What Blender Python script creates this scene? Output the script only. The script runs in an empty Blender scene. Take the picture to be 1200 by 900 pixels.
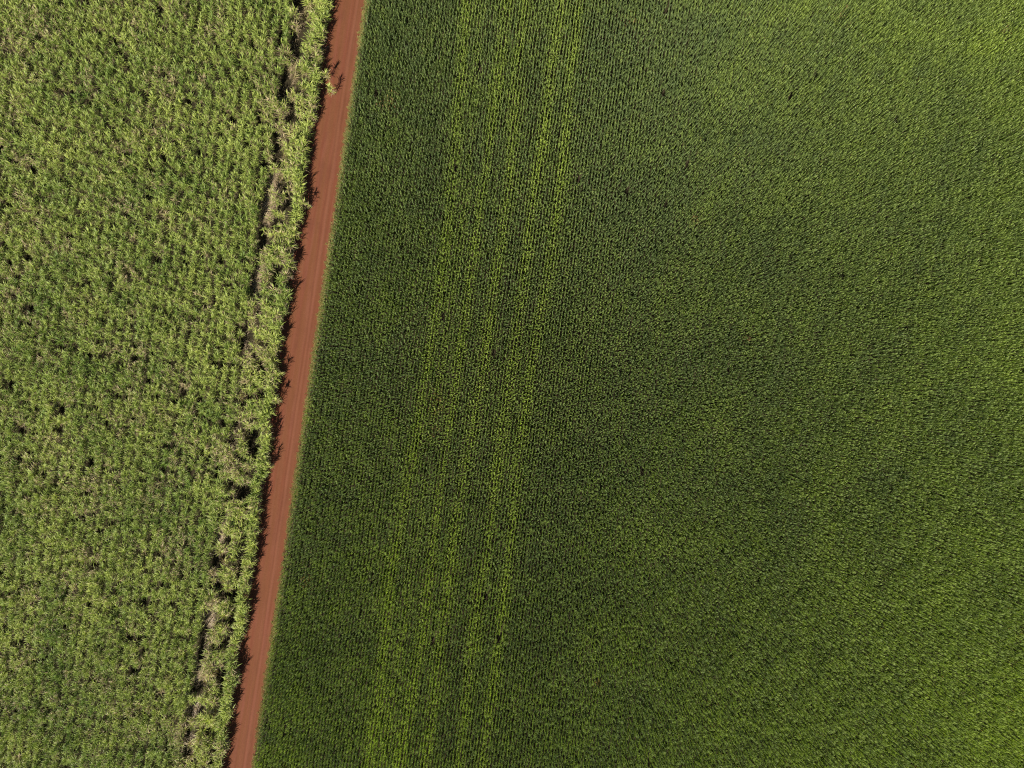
import bpy, math, random
import numpy as np

random.seed(11)
R = np.random.default_rng(11)
D = bpy.data
scene = bpy.context.scene
COL = scene.collection

GSD = 0.14                      # metres on the ground per pixel of a 1200 px wide frame
CAM_H = 116.5                   # drone height
SLOPE = 0.147                   # the road and every crop row run along x = c + SLOPE * y
EDGE = -33.62                   # right hand edge of the dirt road (c value)
ANG = math.atan(SLOPE)
ROT0 = -ANG                     # rotation that turns local +Y into the row direction


def w(px, py):
    return (px - 600) * GSD, (450 - py) * GSD


def c_of(x, y):
    return x - SLOPE * y


# ------------------------------------------------------------------ numeric noise
class Noise:
    def __init__(self, seed, n=256):
        self.t = np.random.default_rng(seed).random((n, n))
        self.n = n

    def __call__(self, x, y, s):
        x = np.asarray(x, float) / s + 71.3
        y = np.asarray(y, float) / s + 37.7
        xi = np.floor(x).astype(int)
        yi = np.floor(y).astype(int)
        fx, fy = x - xi, y - yi
        fx, fy = fx * fx * (3 - 2 * fx), fy * fy * (3 - 2 * fy)
        n, t = self.n, self.t
        a = t[xi % n, yi % n] * (1 - fx) + t[(xi + 1) % n, yi % n] * fx
        b = t[xi % n, (yi + 1) % n] * (1 - fx) + t[(xi + 1) % n, (yi + 1) % n] * fx
        return a * (1 - fy) + b * fy


N1, N2, N3, N4 = Noise(1), Noise(2), Noise(3), Noise(4)


# ------------------------------------------------------------------ materials
def new_mat(name):
    m = D.materials.new(name)
    m.use_nodes = True
    nt = m.node_tree
    nt.nodes.clear()
    out = nt.nodes.new('ShaderNodeOutputMaterial')
    return m, nt, out


def node(nt, typ, **kw):
    n = nt.nodes.new(typ)
    for k, v in kw.items():
        setattr(n, k, v)
    return n


def math_node(nt, op, a, b=None, clamp=False):
    n = node(nt, 'ShaderNodeMath', operation=op, use_clamp=clamp)
    for i, v in enumerate((a, b)):
        if v is None:
            continue
        if isinstance(v, (int, float)):
            n.inputs[i].default_value = v
        else:
            nt.links.new(v, n.inputs[i])
    return n.outputs[0]


def mix_rgb(nt, fac, a, b, blend='MIX'):
    n = node(nt, 'ShaderNodeMix', data_type='RGBA', blend_type=blend)
    n.clamp_factor = True
    for sock, v in ((n.inputs[0], fac), (n.inputs[6], a), (n.inputs[7], b)):
        if hasattr(v, 'is_linked'):
            nt.links.new(v, sock)
        elif isinstance(v, (int, float)):
            sock.default_value = v
        else:
            sock.default_value = (*v, 1)
    return n.outputs[2]


def leaf_material(name, dark, light, dry_a, dry_b, transl=0.22, rough=0.42, spec=0.45):
    """Leaves: hue from the plant's own tint, single dead leaves picked by the plant's dryness."""
    m, nt, out = new_mat(name)
    tint = node(nt, 'ShaderNodeAttribute', attribute_type='INSTANCER', attribute_name='tint').outputs['Fac']
    dry = node(nt, 'ShaderNodeAttribute', attribute_type='INSTANCER', attribute_name='dry').outputs['Fac']
    lv = node(nt, 'ShaderNodeAttribute', attribute_type='GEOMETRY', attribute_name='leafvar').outputs['Fac']
    lw = node(nt, 'ShaderNodeAttribute', attribute_type='GEOMETRY', attribute_name='leafhue').outputs['Fac']
    jit = math_node(nt, 'MULTIPLY_ADD', lw, 0.36)
    jit.node.inputs[2].default_value = -0.18
    t = math_node(nt, 'ADD', tint, jit, clamp=True)
    green = mix_rgb(nt, t, dark, light)
    dead = mix_rgb(nt, lw, dry_a, dry_b)
    pick = math_node(nt, 'LESS_THAN', lv, dry)
    col = mix_rgb(nt, pick, green, dead)
    p = node(nt, 'ShaderNodeBsdfPrincipled')
    nt.links.new(col, p.inputs['Base Color'])
    p.inputs['Roughness'].default_value = rough
    p.inputs['Specular IOR Level'].default_value = spec
    tr = node(nt, 'ShaderNodeBsdfTranslucent')
    tcol = mix_rgb(nt, 1.0, col, (1.15, 1.25, 0.55), 'MULTIPLY')
    nt.links.new(tcol, tr.inputs['Color'])
    mx = node(nt, 'ShaderNodeMixShader')
    mx.inputs[0].default_value = transl
    nt.links.new(p.outputs[0], mx.inputs[1])
    nt.links.new(tr.outputs[0], mx.inputs[2])
    nt.links.new(mx.outputs[0], out.inputs['Surface'])
    return m


def plain_material(name, a, b, scale=6.0, rough=0.8):
    m, nt, out = new_mat(name)
    tc = node(nt, 'ShaderNodeTexCoord')
    nz = node(nt, 'ShaderNodeTexNoise')
    nz.inputs['Scale'].default_value = scale
    nt.links.new(tc.outputs['Object'], nz.inputs['Vector'])
    col = mix_rgb(nt, nz.outputs['Fac'], a, b)
    p = node(nt, 'ShaderNodeBsdfPrincipled')
    p.inputs['Roughness'].default_value = rough
    nt.links.new(col, p.inputs['Base Color'])
    nt.links.new(p.outputs[0], out.inputs['Surface'])
    return m


def soil_material(name, road):
    m, nt, out = new_mat(name)
    geo = node(nt, 'ShaderNodeNewGeometry')
    mp = node(nt, 'ShaderNodeMapping')
    nt.links.new(geo.outputs['Position'], mp.inputs['Vector'])
    mp.inputs['Rotation'].default_value = (0, 0, ANG)          # local y runs along the road

    def noise(scale, detail, stretch=None, rough=0.6):
        src = mp.outputs[0]
        if stretch:
            s = node(nt, 'ShaderNodeMapping')
            s.inputs['Scale'].default_value = (1, stretch, 1)
            nt.links.new(src, s.inputs['Vector'])
            src = s.outputs[0]
        n = node(nt, 'ShaderNodeTexNoise')
        n.inputs['Scale'].default_value = scale
        n.inputs['Detail'].default_value = detail
        n.inputs['Roughness'].default_value = rough
        nt.links.new(src, n.inputs['Vector'])
        return n.outputs['Fac']

    def ramp(src, lo, hi):
        r = node(nt, 'ShaderNodeMapRange')
        r.inputs['From Min'].default_value = lo
        r.inputs['From Max'].default_value = hi
        nt.links.new(src, r.inputs['Value'])
        return r.outputs[0]

    fine = noise(5.0, 6, None, 0.7)
    if road:
        red, pink, brown, dark = ROAD_RED, ROAD_PINK, ROAD_BROWN, ROAD_DARK
        long_a = ramp(noise(1.5, 4, 0.02), 0.38, 0.62)
        long_b = ramp(noise(2.6, 3, 0.03), 0.42, 0.66)
        patch = ramp(noise(0.16, 3), 0.35, 0.65)
        at = node(nt, 'ShaderNodeAttribute', attribute_type='GEOMETRY', attribute_name='across').outputs['Fac']
        col = mix_rgb(nt, long_a, red, brown)
        col = mix_rgb(nt, math_node(nt, 'MULTIPLY', long_b, 0.55), col, pink)
        col = mix_rgb(nt, math_node(nt, 'MULTIPLY', patch, 0.55), col, brown)
        blot = ramp(noise(0.45, 5, 0.35, 0.65), 0.50, 0.68)
        col = mix_rgb(nt, math_node(nt, 'MULTIPLY', blot, 0.45), col, dark)
        # compacted wheel tracks along the road
        wob = math_node(nt, 'MULTIPLY_ADD', noise(0.3, 2, 0.25), 0.5)
        wob.node.inputs[2].default_value = -0.25
        ac = math_node(nt, 'ADD', at, wob)
        for c, wd, cc, amt in ((1.55, 0.34, brown, 0.6), (3.3, 0.36, brown, 0.55), (4.15, 0.18, dark, 0.30), (4.55, 0.26, pink, 0.38), (0.5, 0.5, red, 0.6)):
            d = math_node(nt, 'ABSOLUTE', math_node(nt, 'SUBTRACT', ac, c))
            k = ramp(d, wd, wd * 0.35)
            col = mix_rgb(nt, math_node(nt, 'MULTIPLY', k, amt), col, cc)
        clod = ramp(noise(3.2, 2), 0.66, 0.74)
        col = mix_rgb(nt, math_node(nt, 'MULTIPLY', clod, 0.3), col, pink)
        fv = math_node(nt, 'MULTIPLY_ADD', fine, 0.5)
        fv.node.inputs[2].default_value = 0.75
        cc = node(nt, 'ShaderNodeCombineColor')
        for i in range(3):
            nt.links.new(fv, cc.inputs[i])
        col = mix_rgb(nt, 1.0, col, cc.outputs[0], 'MULTIPLY')
    else:
        col = mix_rgb(nt, ramp(noise(0.8, 5), 0.35, 0.65), (0.016, 0.013, 0.006), (0.028, 0.021, 0.010))
        straw = ramp(noise(2.2, 4), 0.55, 0.66)
        col = mix_rgb(nt, math_node(nt, 'MULTIPLY', straw, 0.7), col, (0.036, 0.032, 0.015))
    p = node(nt, 'ShaderNodeBsdfPrincipled')
    p.inputs['Roughness'].default_value = 0.95
    p.inputs['Specular IOR Level'].default_value = 0.15
    nt.links.new(col, p.inputs['Base Color'])
    bp = node(nt, 'ShaderNodeBump')
    bp.inputs['Strength'].default_value = 0.5
    bp.inputs['Distance'].default_value = 0.05
    nt.links.new(fine, bp.inputs['Height'])
    nt.links.new(bp.outputs[0], p.inputs['Normal'])
    nt.links.new(p.outputs[0], out.inputs['Surface'])
    return m


ROAD_RED = (0.102, 0.0300, 0.0152)
ROAD_PINK = (0.128, 0.047, 0.0275)
ROAD_BROWN = (0.099, 0.0362, 0.0150)
ROAD_DARK = (0.070, 0.0225, 0.0118)

M_CORN = leaf_material('corn_leaf', (0.128, 0.172, 0.062), (0.290, 0.366, 0.062), (0.22, 0.12, 0.05), (0.30, 0.19, 0.08), transl=0.38, spec=0.5, rough=0.48)
M_CANE = leaf_material('cane_leaf', (0.116, 0.176, 0.030), (0.365, 0.405, 0.088), (0.26, 0.20, 0.10), (0.38, 0.305, 0.165), transl=0.26, spec=0.28, rough=0.5)
M_DRY = leaf_material('cane_trash', (0.13, 0.10, 0.05), (0.21, 0.16, 0.08), (0.24, 0.18, 0.11), (0.36, 0.27, 0.18), transl=0.12, spec=0.2)
M_STALK = plain_material('cane_stalk', (0.16, 0.13, 0.06), (0.24, 0.17, 0.10))
M_CSTALK = plain_material('corn_stalk', (0.07, 0.11, 0.03), (0.10, 0.14, 0.04))
M_GRASS = leaf_material('verge_grass', (0.11, 0.13, 0.025), (0.33, 0.28, 0.08), (0.25, 0.17, 0.085), (0.31, 0.23, 0.12), transl=0.2, spec=0.2)


# ------------------------------------------------------------------ mesh building
class Builder:
    def __init__(self):
        self.v, self.f, self.m, self.var, self.hue = [], [], [], [], []

    def leaf(self, base, az, length, width, elev, droop, nseg, mat, roll=0.0, bend=0.0, shape=0.35):
        var, hue = random.random(), random.random()
        p = np.array(base, float)
        step = length / nseg
        first = len(self.v)
        for i in range(nseg + 1):
            s = i / nseg
            wd = width * (0.55 + 0.45 * min(1, s / shape)) if s < shape else width * max(0.06, 1 - ((s - shape) / (1 - shape)) ** 1.7)
            e = elev - droop * s ** 1.35
            a = az + bend * s * s
            d = np.array((math.cos(a) * math.cos(e), math.sin(a) * math.cos(e), math.sin(e)))
            side = np.array((-math.sin(a), math.cos(a), 0.0))
            up = np.cross(d, side)
            r = roll * (0.3 + s)
            wv = (side * math.cos(r) + up * math.sin(r)) * wd * 0.5
            self.v += [tuple(p - wv), tuple(p + wv)]
            self.var += [var, var]
            self.hue += [hue, hue]
            p = p + d * step
        for i in range(nseg):
            k = first + 2 * i
            self.f.append((k, k + 1, k + 3, k + 2))
            self.m.append(mat)

    def stalk(self, a, b, r0, r1, mat, mid=None):
        pts = [np.array(a, float)] + ([np.array(mid, float)] if mid is not None else []) + [np.array(b, float)]
        first = len(self.v)
        hue = random.random()
        for i, p in enumerate(pts):
            r = r0 + (r1 - r0) * i / (len(pts) - 1)
            for q in range(5):
                t = q * math.tau / 5
                self.v.append((p[0] + r * math.cos(t), p[1] + r * math.sin(t), p[2]))
                self.var.append(1.0)
                self.hue.append(hue)
        for i in range(len(pts) - 1):
            for q in range(5):
                k, k2 = first + 5 * i + q, first + 5 * i + (q + 1) % 5
                self.f.append((k, k2, k2 + 5, k + 5))
                self.m.append(mat)

    def mesh(self, name, mats):
        me = D.meshes.new(name)
        me.from_pydata(self.v, [], self.f)
        for m in mats:
            me.materials.append(m)
        me.polygons.foreach_set('material_index', self.m)
        for nm, arr in (('leafvar', self.var), ('leafhue', self.hue)):
            at = me.attributes.new(nm, 'FLOAT', 'POINT')
            at.data.foreach_set('value', arr)
        me.update()
        return me


def corn_plant(b, x, y, h, nleaf=11):
    plane = R.normal(0.0, 1.0)                      # leaves fan out in one plane, mostly across the row
    lean = R.normal(0, 0.03, 2)
    top = (x + lean[0], y + lean[1], h)
    b.stalk((x, y, 0), top, 0.014, 0.008, 1)
    for i in range(nleaf):
        s = 0.30 + 0.70 * i / (nleaf - 1)
        z = h * s
        az = plane + (math.pi if i % 2 else 0) + R.normal(0, 0.35)
        ln = (0.68 if 0.35 < s < 0.85 else 0.55) * R.uniform(0.85, 1.15)
        el = math.radians(R.uniform(72, 85) + (2 if s > 0.9 else 0))
        b.leaf((x + lean[0] * s, y + lean[1] * s, z), az, ln, 0.095 * R.uniform(0.85, 1.15), el,
               math.radians(R.uniform(10, 55)), 4, 0, roll=R.normal(0, 0.35), bend=R.normal(0, 0.3))


def cane_parts(nst, spread, crown_len=1.0, tall=1.0, thin=1.0):
    """One stool of cane: (crown builder, stem builder)."""
    cb, sb = Builder(), Builder()
    for k in range(nst):
        a = R.uniform(0, math.tau)
        r = spread * math.sqrt(R.uniform(0, 1))
        x, y = r * math.cos(a) * 0.8, r * math.sin(a) * 1.9
        hh = R.uniform(1.7, 2.55) * tall
        la, lm = R.uniform(0, math.tau), abs(R.normal(0, 0.16)) * hh
        tx, ty = x + lm * math.cos(la), y + lm * math.sin(la)
        mid = (x + 0.35 * (tx - x), y + 0.35 * (ty - y), hh * 0.5)
        sb.stalk((x, y, 0), (tx, ty, hh), 0.020, 0.014, 1, mid)
        az0 = R.uniform(0, math.tau)
        n = int(R.integers(7, 10))
        for i in range(n):
            s = i / (n - 1)
            az = az0 + (math.pi if i % 2 else 0) + R.normal(0, 0.55)
            ln = R.uniform(0.88, 1.32) * crown_len * (1 - 0.2 * s)
            cb.leaf((tx, ty, hh - 0.45 + 0.5 * s), az, ln, 0.085 * thin * R.uniform(0.8, 1.2),
                    math.radians(R.uniform(46, 66) + 20 * s), math.radians(R.uniform(45, 105)), 5, 0,
                    roll=R.normal(0, 0.4), bend=R.normal(0, 0.35), shape=0.3)
        for i in range(4):                        # green leaves lower on the stalk, in the shade of the crown
            s = R.uniform(0.3, 0.65)
            cb.leaf((x + (tx - x) * s, y + (ty - y) * s, hh * s), R.uniform(0, math.tau), R.uniform(0.7, 1.1), 0.06,
                    math.radians(R.uniform(20, 55)), math.radians(R.uniform(50, 90)), 4, 0, roll=R.normal(0, 0.4))
        for i in range(5):
            s = R.uniform(0.35, 0.8)
            sb.leaf((x + (tx - x) * s, y + (ty - y) * s, hh * s), R.uniform(0, math.tau), R.uniform(0.5, 0.95), 0.045,
                    math.radians(R.uniform(-10, 40)), math.radians(R.uniform(60, 100)), 3, 0, roll=R.normal(0, 0.5))
    return cb, sb


def joined(cb, sb):
    """Crown and stem in one mesh: slots leaf, stalk, trash."""
    b = Builder()
    b.v, b.f, b.m, b.var, b.hue = list(cb.v), list(cb.f), list(cb.m), list(cb.var), list(cb.hue)
    o = len(b.v)
    b.v += sb.v
    b.var += sb.var
    b.hue += sb.hue
    b.f += [tuple(i + o for i in f) for f in sb.f]
    b.m += [2 if m == 0 else 1 for m in sb.m]
    return b


# ------------------------------------------------------------------ scattering (for the uncountable crop masses)
def scatter(name, pts, rots, scl, variant, tint, dry, protos, label, cat):
    me = D.meshes.new(name)
    n = len(pts)
    me.vertices.add(n)
    me.vertices.foreach_set('co', np.asarray(pts, np.float32).ravel())

    def add(nm, typ, arr, key):
        at = me.attributes.new(nm, typ, 'POINT')
        at.data.foreach_set(key, np.asarray(arr).ravel())
    add('turn', 'FLOAT_VECTOR', np.asarray(rots, np.float32), 'vector')
    add('size', 'FLOAT_VECTOR', np.asarray(scl, np.float32), 'vector')
    add('variant', 'INT', np.asarray(variant, np.int32), 'value')
    add('tint', 'FLOAT', np.asarray(tint, np.float32), 'value')
    add('dry', 'FLOAT', np.asarray(dry, np.float32), 'value')
    o = D.objects.new(name, me)
    COL.objects.link(o)
    o['label'], o['category'], o['kind'] = label, cat, 'stuff'
    ng = D.node_groups.new(name + '_scatter', 'GeometryNodeTree')
    ng.interface.new_socket('Geometry', in_out='INPUT', socket_type='NodeSocketGeometry')
    ng.interface.new_socket('Geometry', in_out='OUTPUT', socket_type='NodeSocketGeometry')
    gi, go = ng.nodes.new('NodeGroupInput'), ng.nodes.new('NodeGroupOutput')
    join = ng.nodes.new('GeometryNodeJoinGeometry')
    for pm in reversed(protos):
        po = D.objects.new(pm.name, pm)              # never linked to the scene
        oi = ng.nodes.new('GeometryNodeObjectInfo')
        oi.inputs['Object'].default_value = po
        oi.inputs['As Instance'].default_value = False
        g2i = ng.nodes.new('GeometryNodeGeometryToInstance')
        ng.links.new(oi.outputs['Geometry'], g2i.inputs[0])
        ng.links.new(g2i.outputs[0], join.inputs[0])

    def attr(nm, typ):
        a = ng.nodes.new('GeometryNodeInputNamedAttribute')
        a.data_type = typ
        a.inputs['Name'].default_value = nm
        return next(s for s in a.outputs if s.name == 'Attribute' and s.enabled)
    iop = ng.nodes.new('GeometryNodeInstanceOnPoints')
    ng.links.new(gi.outputs[0], iop.inputs['Points'])
    ng.links.new(join.outputs[0], iop.inputs['Instance'])
    iop.inputs['Pick Instance'].default_value = True
    ng.links.new(attr('variant', 'INT'), iop.inputs['Instance Index'])
    e2r = ng.nodes.new('FunctionNodeEulerToRotation')
    ng.links.new(attr('turn', 'FLOAT_VECTOR'), e2r.inputs[0])
    ng.links.new(e2r.outputs[0], iop.inputs['Rotation'])
    ng.links.new(attr('size', 'FLOAT_VECTOR'), iop.inputs['Scale'])
    ng.links.new(iop.outputs[0], go.inputs[0])
    md = o.modifiers.new('scatter', 'NODES')
    md.node_group = ng
    return o


# ------------------------------------------------------------------ ground and road
def structure(o, label, cat):
    o['kind'], o['label'], o['category'] = 'structure', label, cat


me = D.meshes.new('ground')
S = 3000.0
me.from_pydata([(-S, -S, 0), (S, -S, 0), (S, S, 0), (-S, S, 0)], [], [(0, 1, 2, 3)])
me.materials.append(soil_material('field_soil', False))
ground = D.objects.new('ground', me)
COL.objects.link(ground)
structure(ground, 'reddish brown soil under both crop fields', 'ground')

# the road: a graded earth bed, low berms at both sides, two shallow wheel tracks
across = np.linspace(0, 5.9, 40)
along = np.concatenate(([-900, -400, -200], np.arange(-100, 100.1, 0.5), [200, 400, 900]))
LEFT = EDGE - 5.5
A, Y = np.meshgrid(across, along)
edge_wob = (N3(Y * 0, Y, 2.2) - 0.5) * 0.22
Xr = LEFT + A + SLOPE * Y + np.where(A > 5.3, edge_wob, 0) - np.where(A < 0.3, edge_wob, 0)
prof = 0.05 + 0.05 * np.exp(-((A - 2.45) / 0.6) ** 2) + 0.07 * np.exp(-((A - 4.6) / 0.25) ** 2) + 0.05 * np.exp(-((A - 0.35) / 0.3) ** 2)
prof = prof + 0.025 * (N1(A * 3, Y, 1.3) - 0.5) + 0.02 * (N2(A, Y * 0.1, 0.3) - 0.5)
prof = np.where((A < 0.01) | (A > 5.89), 0.004, prof)
verts = np.stack([Xr, Y, prof], -1).reshape(-1, 3)
nc = len(across)
faces = [(r * nc + c, r * nc + c + 1, (r + 1) * nc + c + 1, (r + 1) * nc + c) for r in range(len(along) - 1) for c in range(nc - 1)]
me = D.meshes.new('road')
me.from_pydata(verts.tolist(), [], faces)
at = me.attributes.new('across', 'FLOAT', 'POINT')
at.data.foreach_set('value', A.astype(np.float32).ravel())
me.polygons.foreach_set('use_smooth', [True] * len(faces))
me.materials.append(soil_material('red_earth', True))
road = D.objects.new('road', me)
COL.objects.link(road)
structure(road, 'straight red dirt road with faint wheel tracks', 'road')

# ------------------------------------------------------------------ corn
STREAK_WEAK = [[(566, -60), (558, 80), (550, 200), (540, 300), (523, 400), (505, 520)], [(500, 560), (482, 680), (462, 800), (440, 960)]]
STREAKS = [[(549, -100), (546, 20), (541, 100), (535, 170), (530, 240), (517, 340), (494, 480), (483, 550), (462, 660), (447, 813), (433, 897), (415, 1000)],
           [(604, -60), (577, 150), (567, 213), (553, 320), (543, 387), (537, 433), (510, 617), (500, 717), (487, 800), (473, 867), (455, 1000)],
           [(622, -40), (607, 67), (603, 133), (597, 213), (580, 333), (567, 433), (553, 507), (547, 547), (533, 617), (527, 683), (513, 783), (503, 867), (488, 980)],
           [(668, -60), (647, 83), (633, 187), (627, 213), (613, 333), (597, 450), (582, 553), (573, 637), (563, 683), (553, 767), (543, 850), (522, 1000)],
           [(688, -60), (675, 33), (667, 83), (658, 200), (643, 317), (630, 383), (620, 450), (608, 533), (600, 617), (592, 687), (582, 767), (573, 833), (550, 1000)]]


def streak_amount(px, py):
    t = np.zeros_like(px)
    for i, s in enumerate(STREAKS + STREAK_WEAK):
        s = np.array(s, float)
        sx = np.interp(py, s[:, 1], s[:, 0])
        wd = 5.2 + 3.2 * N3(py * 0 + i * 50, py, 60)
        k = np.exp(-((px - sx) / wd) ** 2)
        fade = 1.0 if i < len(STREAKS) else np.where((py > s[0, 1]) & (py < s[-1, 1]), 0.5, 0)
        t = np.maximum(t, fade * k * (0.72 + 0.40 * N4(py * 0 + i * 31, py, 34)) * (0.8 + 0.4 * N1(px, py, 9)) * (1 + 0.25 * np.clip((py - 500) / 300, 0, 1)))
    return np.clip(t, 0, 1)


def blob(px, py, lst):
    t = np.zeros_like(px)
    for x, y, rx, ry, a in lst:
        t = np.maximum(t, a * np.exp(-((px - x) / rx) ** 2 - ((py - y) / ry) ** 2))
    return t


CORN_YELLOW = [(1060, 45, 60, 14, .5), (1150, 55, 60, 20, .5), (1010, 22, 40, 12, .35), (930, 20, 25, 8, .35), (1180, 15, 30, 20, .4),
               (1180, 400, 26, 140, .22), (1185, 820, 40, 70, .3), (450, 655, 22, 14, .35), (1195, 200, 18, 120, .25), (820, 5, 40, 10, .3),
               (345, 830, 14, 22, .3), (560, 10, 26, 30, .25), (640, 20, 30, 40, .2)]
CORN_RUST = [(1173, 41, 5, 2.2, .8), (983, 20, 6, 2.5, .55), (872, 398, 5, 4, .4), (815, 262, 8, 6, .22), (458, 122, 10, 9, .25), (513, 470, 8, 14, .28),
             (510, 505, 6, 5, .35), (362, 678, 7, 5, .4), (700, 797, 4, 5, .35), (1192, 738, 5, 5, .3), (735, 30, 10, 8, .2)]
CORN_HOLES = [(1193, 2, 4, 2.5), (1164, 69, 3.5, 2.2), (776, 98, 1.2, 14), (580, 215, 2, 4), (537, 242, 5, 2), (604, 247, 4, 2),
              (851, 434, 6, 1), (1080, 393, 2, 2), (1112, 474, 3, 2), (1044, 372, 2, 1.5), (950, 690, 5, 1.5)]


def view_brightening(px, py):
    # view-angle brightening put into the leaf tint: right side, upper right, lower corners
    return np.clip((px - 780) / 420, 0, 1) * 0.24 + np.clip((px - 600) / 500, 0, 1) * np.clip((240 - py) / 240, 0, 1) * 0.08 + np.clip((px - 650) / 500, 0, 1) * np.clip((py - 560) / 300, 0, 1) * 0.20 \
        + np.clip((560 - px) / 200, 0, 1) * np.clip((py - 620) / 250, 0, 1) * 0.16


def corn_props(x, y):
    px, py = x / GSD + 600, 450 - y / GSD
    st = streak_amount(px, py)
    t = 0.20 + 0.22 * (N1(x, y, 9) - 0.5) + (0.22 + 0.25 * np.clip((430 - px) / 80, 0, 1)) * (N2(x, y, 2.0) - 0.5) + R.normal(0, 0.07, x.shape)
    rowband = (N4(c_of(x, y), y * 0.05, 0.8) - 0.5) * 0.14
    t = t + rowband + 0.60 * st + 0.55 * blob(px, py, CORN_YELLOW) * (0.75 + 0.5 * N3(x, y, 1.8)) + view_brightening(px, py) * (0.8 + 0.4 * N2(x, y, 5))
    dry = np.clip(blob(px, py, CORN_RUST) + 0.003, 0, 1)
    hole = np.zeros_like(x)
    for hx, hy, rx, ry in CORN_HOLES:
        hole = np.maximum(hole, np.exp(-((px - hx) / rx) ** 2 - ((py - hy) / ry) ** 2))
    hs = 1.0 + 0.22 * (N3(x, y, 3.2) - 0.5) + 0.24 * (N2(x, y, 1.1) - 0.5) + R.normal(0, 0.07, x.shape)
    return np.clip(t, 0, 1), dry, hole, hs


ROW = 0.5
PATCH = 1.2
CORN0 = EDGE + 1.15
protos = []
for k in range(14):
    b = Builder()
    for i in range(4):
        corn_plant(b, R.normal(0, 0.035), -0.45 + 0.3 * i + R.normal(0, 0.05), R.uniform(1.35, 2.15))
    protos.append(b.mesh('corn_row_piece', [M_CORN, M_CSTALK]))

xs, ys = [], []
YMAX, XMAX = 82.0, 104.0
for r in range(1, 420):
    c = CORN0 + r * ROW * math.sqrt(1 + SLOPE ** 2)
    yy = np.arange(-YMAX + R.uniform(0, PATCH), YMAX, PATCH * math.cos(ANG))
    xx = c + SLOPE * yy
    k = xx < XMAX
    xs.append(xx[k]); ys.append(yy[k])
x, y = np.concatenate(xs), np.concatenate(ys)
x = x + R.normal(0, 0.02, x.shape)
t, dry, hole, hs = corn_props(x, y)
keep = (R.random(x.shape) > 0.0008) & (R.random(x.shape) > hole * 0.2)
x, y, t, dry, hs = x[keep], y[keep], t[keep], dry[keep], hs[keep]
n = len(x)
rot = np.zeros((n, 3)); rot[:, 2] = ROT0 + np.where(R.random(n) < 0.5, 0, math.pi) + R.normal(0, 0.04, n)
sc = np.stack([R.uniform(0.9, 1.12, n), np.ones(n), hs], -1)
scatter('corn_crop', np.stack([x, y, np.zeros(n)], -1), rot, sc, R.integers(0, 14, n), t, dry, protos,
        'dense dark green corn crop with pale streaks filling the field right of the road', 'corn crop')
print('corn pieces', n)

# individual corn plants: the outermost row next to the verge
single = []
for k in range(10):
    b = Builder()
    corn_plant(b, 0, 0, R.uniform(1.5, 1.85), 12)
    cb = Builder(); sb = Builder()
    keepf = [(f, m) for f, m in zip(b.f, b.m)]
    leafm = b.mesh('corn_plant_leaves', [M_CORN, M_CSTALK])
    single.append(leafm)


def put(name, data, loc, rot, scl, label, cat, group, tint, dry):
    o = D.objects.new(name, data)
    COL.objects.link(o)
    o.location, o.rotation_euler, o.scale = loc, rot, scl
    o['label'], o['category'] = label, cat
    if group:
        o['group'] = group
    o['tint'], o['dry'] = float(tint), float(dry)
    return o


corn_first = None
yy = np.linspace(-64, 64, 300)
xx = CORN0 + SLOPE * yy
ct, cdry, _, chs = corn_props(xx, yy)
for i in range(300):
    z = chs[i] * R.uniform(0.85, 1.05)
    rz = R.uniform(0, math.tau)
    yellow = ct[i] > 0.34
    lab = 'yellowish green corn plant in the outermost corn row beside the grassy road verge' if yellow else \
          'dark green corn plant in the outermost corn row beside the grassy road verge'
    loc = (xx[i] + R.normal(0, 0.06), yy[i] + R.normal(0, 0.05), 0)
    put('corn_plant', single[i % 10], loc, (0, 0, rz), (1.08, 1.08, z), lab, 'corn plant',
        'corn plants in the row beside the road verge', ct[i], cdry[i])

# ------------------------------------------------------------------ sugar cane
NV = 10
cane_sets = []
for k in range(NV):
    cane_sets.append(cane_parts(int(R.integers(4, 6)), 0.20))
cane_protos = [joined(c, s).mesh('cane_stool', [M_CANE, M_STALK, M_DRY]) for c, s in cane_sets]
crown_me = [c.mesh('crown', [M_CANE]) for c, s in cane_sets]
stem_me = [s.mesh('stem', [M_DRY, M_STALK]) for c, s in cane_sets]

# patches of dead or flattened cane in the field: px, py, rx, ry, dryness
CANE_DRY = [(200, 87, 9, 5, .75), (170, 127, 6, 6, .8), (196, 112, 8, 9, .55), (228, 46, 3, 7, .7), (186, 148, 8, 10, .4), (192, 255, 8, 9, .6), (148, 322, 9, 11, .55),
            (190, 10, 20, 8, .2), (15, 125, 12, 14, .35), (28, 187, 12, 7, .45), (140, 170, 10, 6, .45), (45, 262, 10, 8, .35), (122, 412, 9, 9, .4), (158, 405, 7, 7, .4),
            (160, 490, 9, 9, .4), (30, 90, 25, 8, .25), (100, 655, 14, 10, .38), (195, 650, 14, 10, .38), (80, 695, 10, 8, .4), (205, 850, 14, 12, .4), (215, 865, 8, 22, .4),
            (220, 380, 14, 8, .3), (12, 345, 8, 6, .45), (70, 560, 14, 10, .2), (100, 350, 12, 8, .3), (88, 380, 8, 10, .3), (30, 30, 30, 20, .2), (150, 240, 12, 6, .4),
            (205, 865, 12, 18, .42), (240, 800, 12, 14, .35), (130, 565, 10, 7, .4), (60, 515, 12, 7, .35), (110, 800, 20, 10, .2)]
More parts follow.
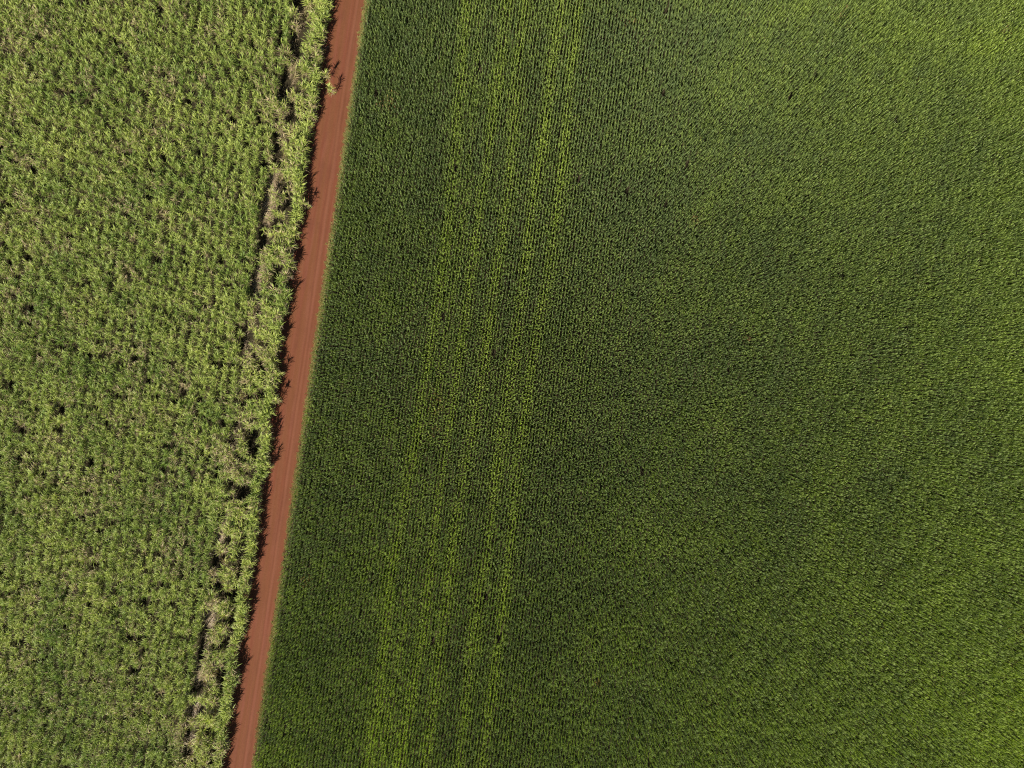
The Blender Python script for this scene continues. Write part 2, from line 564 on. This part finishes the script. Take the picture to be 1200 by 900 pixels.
CANE_HOLES = [(222, 45, 4, 8), (263, 250, 5, 6), (212, 258, 3, 5), (202, 70, 8, 5), (58, 68, 7, 4), (25, 118, 9, 5), (30, 195, 9, 5),  (120, 194, 6, 7),
              (172, 70, 3, 9), (78, 405, 8, 4), (152, 490, 9, 3), (218, 460, 8, 2), (78, 795, 7, 6), (228, 755, 6, 4), (165, 820, 5, 5), (178, 756, 5, 3), (215, 792, 8, 9),
              (70, 104, 4, 8), (160, 130, 4, 5), (155, 200, 3, 6), (10, 485, 6, 5), (100, 600, 7, 3), (60, 640, 5, 4), (165, 735, 5, 3), (12, 640, 5, 4), (128, 300, 6, 3)]
# hollows in the strip beside the road
STRIP_HOLES = [(357, 20, 3, 8), (352, 55, 4, 6), (340, 48, 4, 3), (360, 100, 4, 5), (341, 133, 4, 6), (360, 150, 4, 8), (300, 222, 4, 7), (322, 175, 3, 5), (306, 270, 6, 6),
               (290, 410, 3, 6), (300, 460, 4, 4), (300, 400, 3, 5), (268, 650, 5, 7), (225, 835, 9, 9), (252, 795, 5, 5), (262, 690, 4, 6), (300, 340, 4, 6), (282, 575, 4, 5),
               (345, 95, 3, 5), (330, 210, 3, 6), (318, 330, 3, 6), (296, 520, 3, 5), (246, 760, 4, 4)]


def cane_props(x, y, strip):
    px, py = x / GSD + 600, 450 - y / GSD
    px, py = 600 + (px - 600) * 1.022, 450 + (py - 450) * 1.022     # where the tops of 2.5 m cane show
    t = 0.42 + 0.42 * (N1(x, y, 6) - 0.5) + 0.30 * (N2(x, y, 1.9) - 0.5) + R.normal(0, 0.12, x.shape)
    dn = N3(x, y, 3.5) * 0.6 + N4(x, y, 1.4) * 0.4
    dry = 0.035 + np.clip((dn - 0.60) * 1.6, 0, 0.35) + 1.25 * blob(px, py, CANE_DRY) * (0.6 + 0.7 * N2(x, y, 1.0))
    dry = dry + np.where(R.random(x.shape) < 0.03, R.uniform(0.3, 0.65, x.shape), 0)
    if strip:
        dry = dry + 0.10 + np.clip((N4(x, y, 2.5) - 0.48) * 0.9, 0, 1)
        t = t + 0.16
    hole = np.zeros_like(x)
    for hx, hy, rx, ry in (CANE_HOLES + [(a, b, c * 1.6, d * 1.6) for a, b, c, d in STRIP_HOLES]):
        hole = np.maximum(hole, np.exp(-((px - hx) / rx) ** 2 - ((py - hy) / ry) ** 2))
    return np.clip(t, 0, 1), np.clip(dry, 0, 0.95), hole * (1.0 if strip else 0.15)


CROW = 1.5
STEP = 0.66
cx, cy, cs = [], [], []
c0 = EDGE - 11.45                              # first row of the main cane field, left of the gap
for r in range(0, 46):
    c = c0 - r * CROW
    yy = np.arange(-YMAX + R.uniform(0, STEP), YMAX, STEP)
    xx = c + SLOPE * yy + (1.1 if r == 0 else 0.25) * (N1(yy * 0 + r * 9, yy, 4) - 0.5)
    k = xx > -XMAX
    cx.append(xx[k]); cy.append(yy[k]); cs.append(np.zeros(k.sum()))
strip_rows = [EDGE - 6.95, EDGE - 8.25]
for c in strip_rows:
    yy = np.arange(-YMAX + R.uniform(0, STEP), YMAX, STEP)
    xx = c + SLOPE * yy + 0.6 * (N1(yy * 0 + c * 9, yy, 3) - 0.5)
    cx.append(xx); cy.append(yy); cs.append(np.ones(len(yy)))
# stray stools that close the gap here and there
yy = np.arange(-YMAX, YMAX, 0.5)
xx = EDGE - 10.5 + SLOPE * yy + R.normal(0, 0.3, yy.shape)
k = (N4(yy * 0 + 77, yy, 4.5) > 0.60) & (R.random(yy.shape) < 0.75)
cx.append(xx[k]); cy.append(yy[k]); cs.append(np.ones(k.sum()))
EDGE_ROW, GAP_ROW = EDGE - 5.6, EDGE - 9.6
SY = 64.5
for c in (EDGE_ROW, GAP_ROW):                 # outside the frame these two rows belong to the mass as well
    yy = np.concatenate([np.arange(-YMAX, -SY, STEP), np.arange(SY, YMAX, STEP)])
    cx.append(c + SLOPE * yy); cy.append(yy); cs.append(np.ones(len(yy)))
x, y, s = map(np.concatenate, (cx, cy, cs))
x = x + R.normal(0, 0.05, x.shape); y = y + R.normal(0, 0.12, y.shape)
t0, d0, h0 = cane_props(x, y, False)
t1, d1, h1 = cane_props(x, y, True)
t, dry, hole = np.where(s > 0, t1, t0), np.where(s > 0, d1, d0), np.where(s > 0, h1, h0)
keep = (R.random(x.shape) > np.where(s > 0, 0.08 + 0.8 * np.clip((N4(x, y, 2.2) - 0.52) * 3, 0, 1), 0.05 + 0.14 * np.clip((N3(x, y, 1.6) - 0.55) * 3, 0, 1))) & (R.random(x.shape) > hole * np.where(s > 0, 1.6, 1.05))
x, y, s, t, dry = x[keep], y[keep], s[keep], t[keep], dry[keep]
n = len(x)
rot = np.zeros((n, 3)); rot[:, 2] = ROT0 + np.where(R.random(n) < 0.5, 0, math.pi) + R.normal(0, 0.25, n)
tilt = np.abs(R.normal(0, 0.09, n)) + np.clip(dry - 0.35, 0, 1) * R.uniform(0.2, 1.1, n) + s * np.abs(R.normal(0, 0.14, n))
rot[:, 0] = tilt
hz = 1.0 + 0.20 * (N2(x, y, 4) - 0.5) + 0.34 * (N1(x, y, 1.25) - 0.5) + R.normal(0, 0.10, n)
hz = hz * np.where(s > 0, 1.10 + 0.6 * (N3(x, y, 1.8) - 0.5), 0.98)
wd = R.uniform(0.9, 1.12, n) + 0.12 * s
scatter('cane_crop', np.stack([x, y, np.zeros(n)], -1), rot, np.stack([wd * np.where(s > 0, 1.0, 0.82), wd, hz], -1), R.integers(0, NV, n), t, dry, cane_protos,
        'dense light green sugar cane crop filling the field left of the road', 'sugar cane crop')
print('cane stools', n)


# individual stools: the row at the road's edge and the broken row at the gap
def cane_thing(k, loc, rot, scl, label, group, tint, dry, crown=None, stem=None, base=None):
    if base is None:
        root = D.objects.new('sugar_cane_clump', None)
        ch = [D.objects.new('crown', crown or crown_me[k]), D.objects.new('stem', stem or stem_me[k])]
    else:
        root = base.copy()
        ch = [c.copy() for c in base.children]
    COL.objects.link(root)
    root.empty_display_size = 0.3
    for c in ch:
        COL.objects.link(c)
        c.parent = root
        c['tint'], c['dry'] = float(tint), float(dry)
    root.location, root.rotation_euler, root.scale = loc, rot, scl
    root['label'], root['category'] = label, 'sugar cane'
    if group:
        root['group'] = group
    elif 'group' in root:
        del root['group']
    return root


bases = {}


def add_cane(k, *a):
    if k in bases:
        return cane_thing(k, *a, base=bases[k])
    bases[k] = cane_thing(k, *a)
    return bases[k]


GE = 'sugar cane clumps along the road edge'
GG = 'sugar cane clumps along the bare gap'
# landmarks: head seen at (px, py) in the photo, tall thin stools leaning over the road
LAND = [(387, 103, 'pale green cane clump leaning far out over the dirt road at its upper end', .75, .2),
        (381, 86, 'small yellow cane clump at the road edge above the overhanging pale one', .95, .3),
        (325, 438, 'lone pale cane head standing over the dark shade halfway along the road', .7, .12),
        (323, 469, 'straw tipped cane head with spiky shadow just below the road middle', .7, .35),
        (294, 660, 'pale star shaped cane head poking into the dark road edge shade', .8, .2),
        (286, 711, 'thin curved pale cane head low in the dark edge shade', .65, .15),
        (265, 797, 'pale arching cane head near the lower end of the road', .7, .2),
        (357, 238, 'straw coloured cane head at the road edge in the upper third', .8, .45),
        (314, 546, 'pale cane head reaching the red road below its middle', .7, .2)]
lone_c, lone_s = cane_parts(4, 0.14, 1.0, 1.14, 1.15)
lone_c, lone_s = lone_c.mesh('crown', [M_CANE]), lone_s.mesh('stem', [M_DRY, M_STALK])
lone_y = []
for hx, hy, lab, tn, dr in LAND:
    bx, by = hx - (hx - 600) * 0.0235, hy - (hy - 450) * 0.0235
    X, Yw = w(bx, by)
    lone_y.append(Yw)
    cane_thing(0, (X, Yw, 0), (0, 0, R.uniform(0, math.tau)), (1.0, 1.0, 1.0), lab, None, tn, dr, lone_c, lone_s)

yy = np.arange(-SY, SY, 0.55)
xx = EDGE_ROW + 0.15 + 0.6 * np.clip(0.3 - yy / 25, 0, 1) + SLOPE * yy + 0.9 * (N2(yy * 0 + 3, yy, 3.0) - 0.5) + R.normal(0, 0.1, yy.shape)
t, dry, hole = cane_props(xx, yy, True)
t, dry = t - 0.08, np.clip(dry - 0.10, 0, 1)
ne = 0
for i in range(len(yy)):
    if R.random() < 0.04 or R.random() < 0.8 * hole[i]:
        continue
    if dry[i] > 0.24:
        lab = 'tan leaved sugar cane clump in the edge row beside the dirt road'
    elif t[i] > 0.58:
        lab = 'yellowish green sugar cane clump in the edge row beside the dirt road'
    else:
        lab = 'deep green sugar cane clump in the edge row beside the dirt road'
    sc = R.uniform(1.05, 1.3)
    add_cane(int(R.integers(0, NV)), (xx[i], yy[i] + R.normal(0, 0.1), 0), (abs(R.normal(0, 0.10)), 0, R.uniform(0, math.tau)),
             (sc, sc, R.uniform(1.0, 1.28)), lab, GE, t[i], dry[i])
    ne += 1

# flattened spots along the gap (px, py, radius): stalks lie down towards upper right
FLAT = [(334, 12, 12), (328, 28, 10), (322, 92, 12), (330, 15, 8), (318, 105, 10), (305, 215, 8), (272, 400, 10), (262, 470, 10), (260, 520, 10), (255, 560, 8), (248, 655, 12), (232, 720, 12), (225, 690, 8), (240, 185, 8), (290, 285, 8), (300, 335, 8), (245, 800, 10), (235, 850, 10)]
yy = np.arange(-SY, SY, 1.1)
xx = GAP_ROW + SLOPE * yy + 1.5 * (N3(yy * 0 + 5, yy, 3.5) - 0.5) + R.normal(0, 0.12, yy.shape)
t, dry, hole = cane_props(xx, yy, True)
ng_ = 0
for i in range(len(yy)):
    px, py = xx[i] / GSD + 600, 450 - yy[i] / GSD
    fl = max(math.exp(-((py - fy) / fr) ** 2) for fx, fy, fr in FLAT)
    if fl < 0.3 and (R.random() < 0.2 or R.random() < hole[i]):
        continue
    dd = min(0.9, dry[i] + 0.10 + 0.55 * fl)
    if fl > 0.45:
        lab = 'flattened tan sugar cane clump lying beside the narrow bare gap in the cane'
        # lean towards upper right: tilt about an axis at 90 degrees to that heading
        head = math.radians(R.normal(35, 18))
        axis = head + math.pi / 2
        from mathutils import Matrix, Vector
        q = (Matrix.Rotation(R.uniform(0.7, 1.15), 3, Vector((math.cos(axis), math.sin(axis), 0))) @ Matrix.Rotation(R.uniform(0, math.tau), 3, 'Z')).to_euler()
        rt = tuple(q)
    else:
        rt = (abs(R.normal(0, 0.16)), 0, R.uniform(0, math.tau))
        lab = 'upright sugar cane clump with straw coloured dead leaves beside the narrow bare gap' if dd > 0.38 else \
              'upright green sugar cane clump beside the narrow bare gap in the cane'
    sc = R.uniform(0.9, 1.1)
    add_cane(int(R.integers(0, NV)), (xx[i], yy[i], 0), rt, (sc, sc, R.uniform(0.85, 1.1)), lab, GG, t[i], dd)
    ng_ += 1
print('edge', ne, 'gap', ng_)

# ------------------------------------------------------------------ grass verge between road and corn
tufts = []
for k in range(6):
    b = Builder()
    for i in range(26):
        a = R.uniform(0, math.tau)
        r = 0.13 * math.sqrt(R.uniform(0, 1))
        b.leaf((r * math.cos(a), r * math.sin(a), 0), R.uniform(0, math.tau), R.uniform(0.12, 0.34), 0.016, math.radians(R.uniform(45, 85)),
               math.radians(R.uniform(30, 100)), 3, 0, roll=R.normal(0, 0.4))
    tufts.append(b.mesh('grass_tuft', [M_GRASS]))
nv = 7500
yv = R.uniform(-YMAX, YMAX, nv)
a = np.clip(R.normal(0.52, 0.22, nv), -0.35, 1.1)
den = N1(yv * 0 + 9, yv, 1.6) * 0.7 + N2(yv * 0 + 2, yv, 0.5) * 0.3
k = R.random(nv) < np.clip(den * 1.7 - 0.1 - np.where(a < 0.1, 0.35, 0), 0.03, 1)
yv, a = yv[k], a[k]
xv = EDGE + a + SLOPE * yv
# thin weeds in the strip's shade on the left shoulder
nl = 2500
yl = R.uniform(-YMAX, YMAX, nl)
al = R.normal(-5.2, 0.35, nl)
kl = R.random(nl) < np.clip(N3(yl * 0 + 1, yl, 2.5) * 1.6 - 0.5, 0, 1)
xv = np.concatenate([xv, EDGE + al[kl] + SLOPE * yl[kl]]); yv = np.concatenate([yv, yl[kl]])
n = len(xv)
rot = np.zeros((n, 3)); rot[:, 2] = R.uniform(0, math.tau, n)
sz = R.uniform(0.7, 1.35, n)
zz = np.where(xv - SLOPE * yv < EDGE + 0.4, 0.03, 0.0)
scatter('grass', np.stack([xv, yv, zz], -1), rot, np.stack([sz, sz, sz], -1), R.integers(0, 6, n), np.clip(R.normal(0.5, 0.25, n), 0, 1),
        np.clip(R.normal(0.25, 0.15, n), 0, 1), tufts, 'thin yellowish grass verge between the dirt road and the corn', 'grass')

# dead cane leaves lying on the soil along the gap and on the shaded shoulder of the road
litter = []
for k in range(5):
    b = Builder()
    for i in range(9):
        b.leaf((R.normal(0, 0.3), R.normal(0, 0.3), R.uniform(0.02, 0.10)), R.uniform(0, math.tau), R.uniform(0.4, 1.0), 0.05,
               math.radians(R.uniform(0, 14)), math.radians(R.uniform(0, 22)), 3, 0, roll=R.normal(0, 0.3), bend=R.normal(0, 0.6))
    litter.append(b.mesh('dead_leaves', [M_DRY]))
nl = 2600
yl = R.uniform(-YMAX, YMAX, nl)
ol = np.where(R.random(nl) < 0.95, R.normal(-10.5, 0.45, nl), R.normal(-5.3, 0.25, nl))
kl = R.random(nl) < np.clip((N2(yl * 0 + 4, yl, 3.0) - 0.5) * 4, 0.06, 1)
yl, ol = yl[kl], ol[kl]
n = len(yl)
rot = np.zeros((n, 3)); rot[:, 2] = R.uniform(0, math.tau, n)
scatter('litter', np.stack([EDGE + ol + SLOPE * yl, yl, np.where(ol > -6, 0.06, 0.0)], -1), rot, np.ones((n, 3)), R.integers(0, 5, n),
        np.clip(R.normal(0.6, 0.2, n), 0, 1), np.full(n, 0.55), litter, 'straw coloured dead cane leaves strewn on the soil along the gap', 'leaf litter')

# ------------------------------------------------------------------ light, sky, camera
SUN_EL, SHADOW_DIR = 46.0, 66.0               # shadows fall 66 degrees up from the picture's right
sd = math.radians(SHADOW_DIR)
el = math.radians(SUN_EL)
to_sun = (-math.cos(sd) * math.cos(el), -math.sin(sd) * math.cos(el), math.sin(el))
from mathutils import Vector
sun = D.lights.new('sun', 'SUN')
sun.energy = 4.8
sun.angle = math.radians(0.53)
sun.color = (1.0, 0.95, 0.86)
so = D.objects.new('sun', sun)
COL.objects.link(so)
so.location = (0, 0, 200)
so.rotation_euler = Vector(to_sun).to_track_quat('Z', 'Y').to_euler()

world = D.worlds.new('World')
scene.world = world
world.use_nodes = True
nt = world.node_tree
bg = nt.nodes['Background']
sky = nt.nodes.new('ShaderNodeTexSky')
sky.sky_type = 'NISHITA'
sky.sun_disc = False
sky.sun_elevation = el
sky.sun_rotation = math.atan2(to_sun[0], to_sun[1])
sky.altitude = 500
nt.links.new(sky.outputs[0], bg.inputs['Color'])
bg.inputs['Strength'].default_value = 0.05

cam = D.cameras.new('camera')
cam.sensor_width = 36.0
cam.lens = 36.0 * CAM_H / (1200 * GSD)
cam.clip_start = 1.0
cam.clip_end = 10000
co = D.objects.new('camera', cam)
COL.objects.link(co)
co.location = (0, 0, CAM_H)
co.rotation_euler = (0, 0, 0)
scene.camera = co

scene.view_settings.view_transform = 'Standard'
scene.view_settings.look = 'None'
scene.view_settings.gamma = 1.0
scene.view_settings.exposure = 1.2
scene.view_settings.use_curve_mapping = False
scene.render.engine = 'CYCLES'
scene.cycles.use_denoising = False
scene.cycles.max_bounces = 5
scene.cycles.diffuse_bounces = 3
scene.cycles.transmission_bounces = 3
scene.cycles.glossy_bounces = 2
scene.cycles.filter_width = 1.2
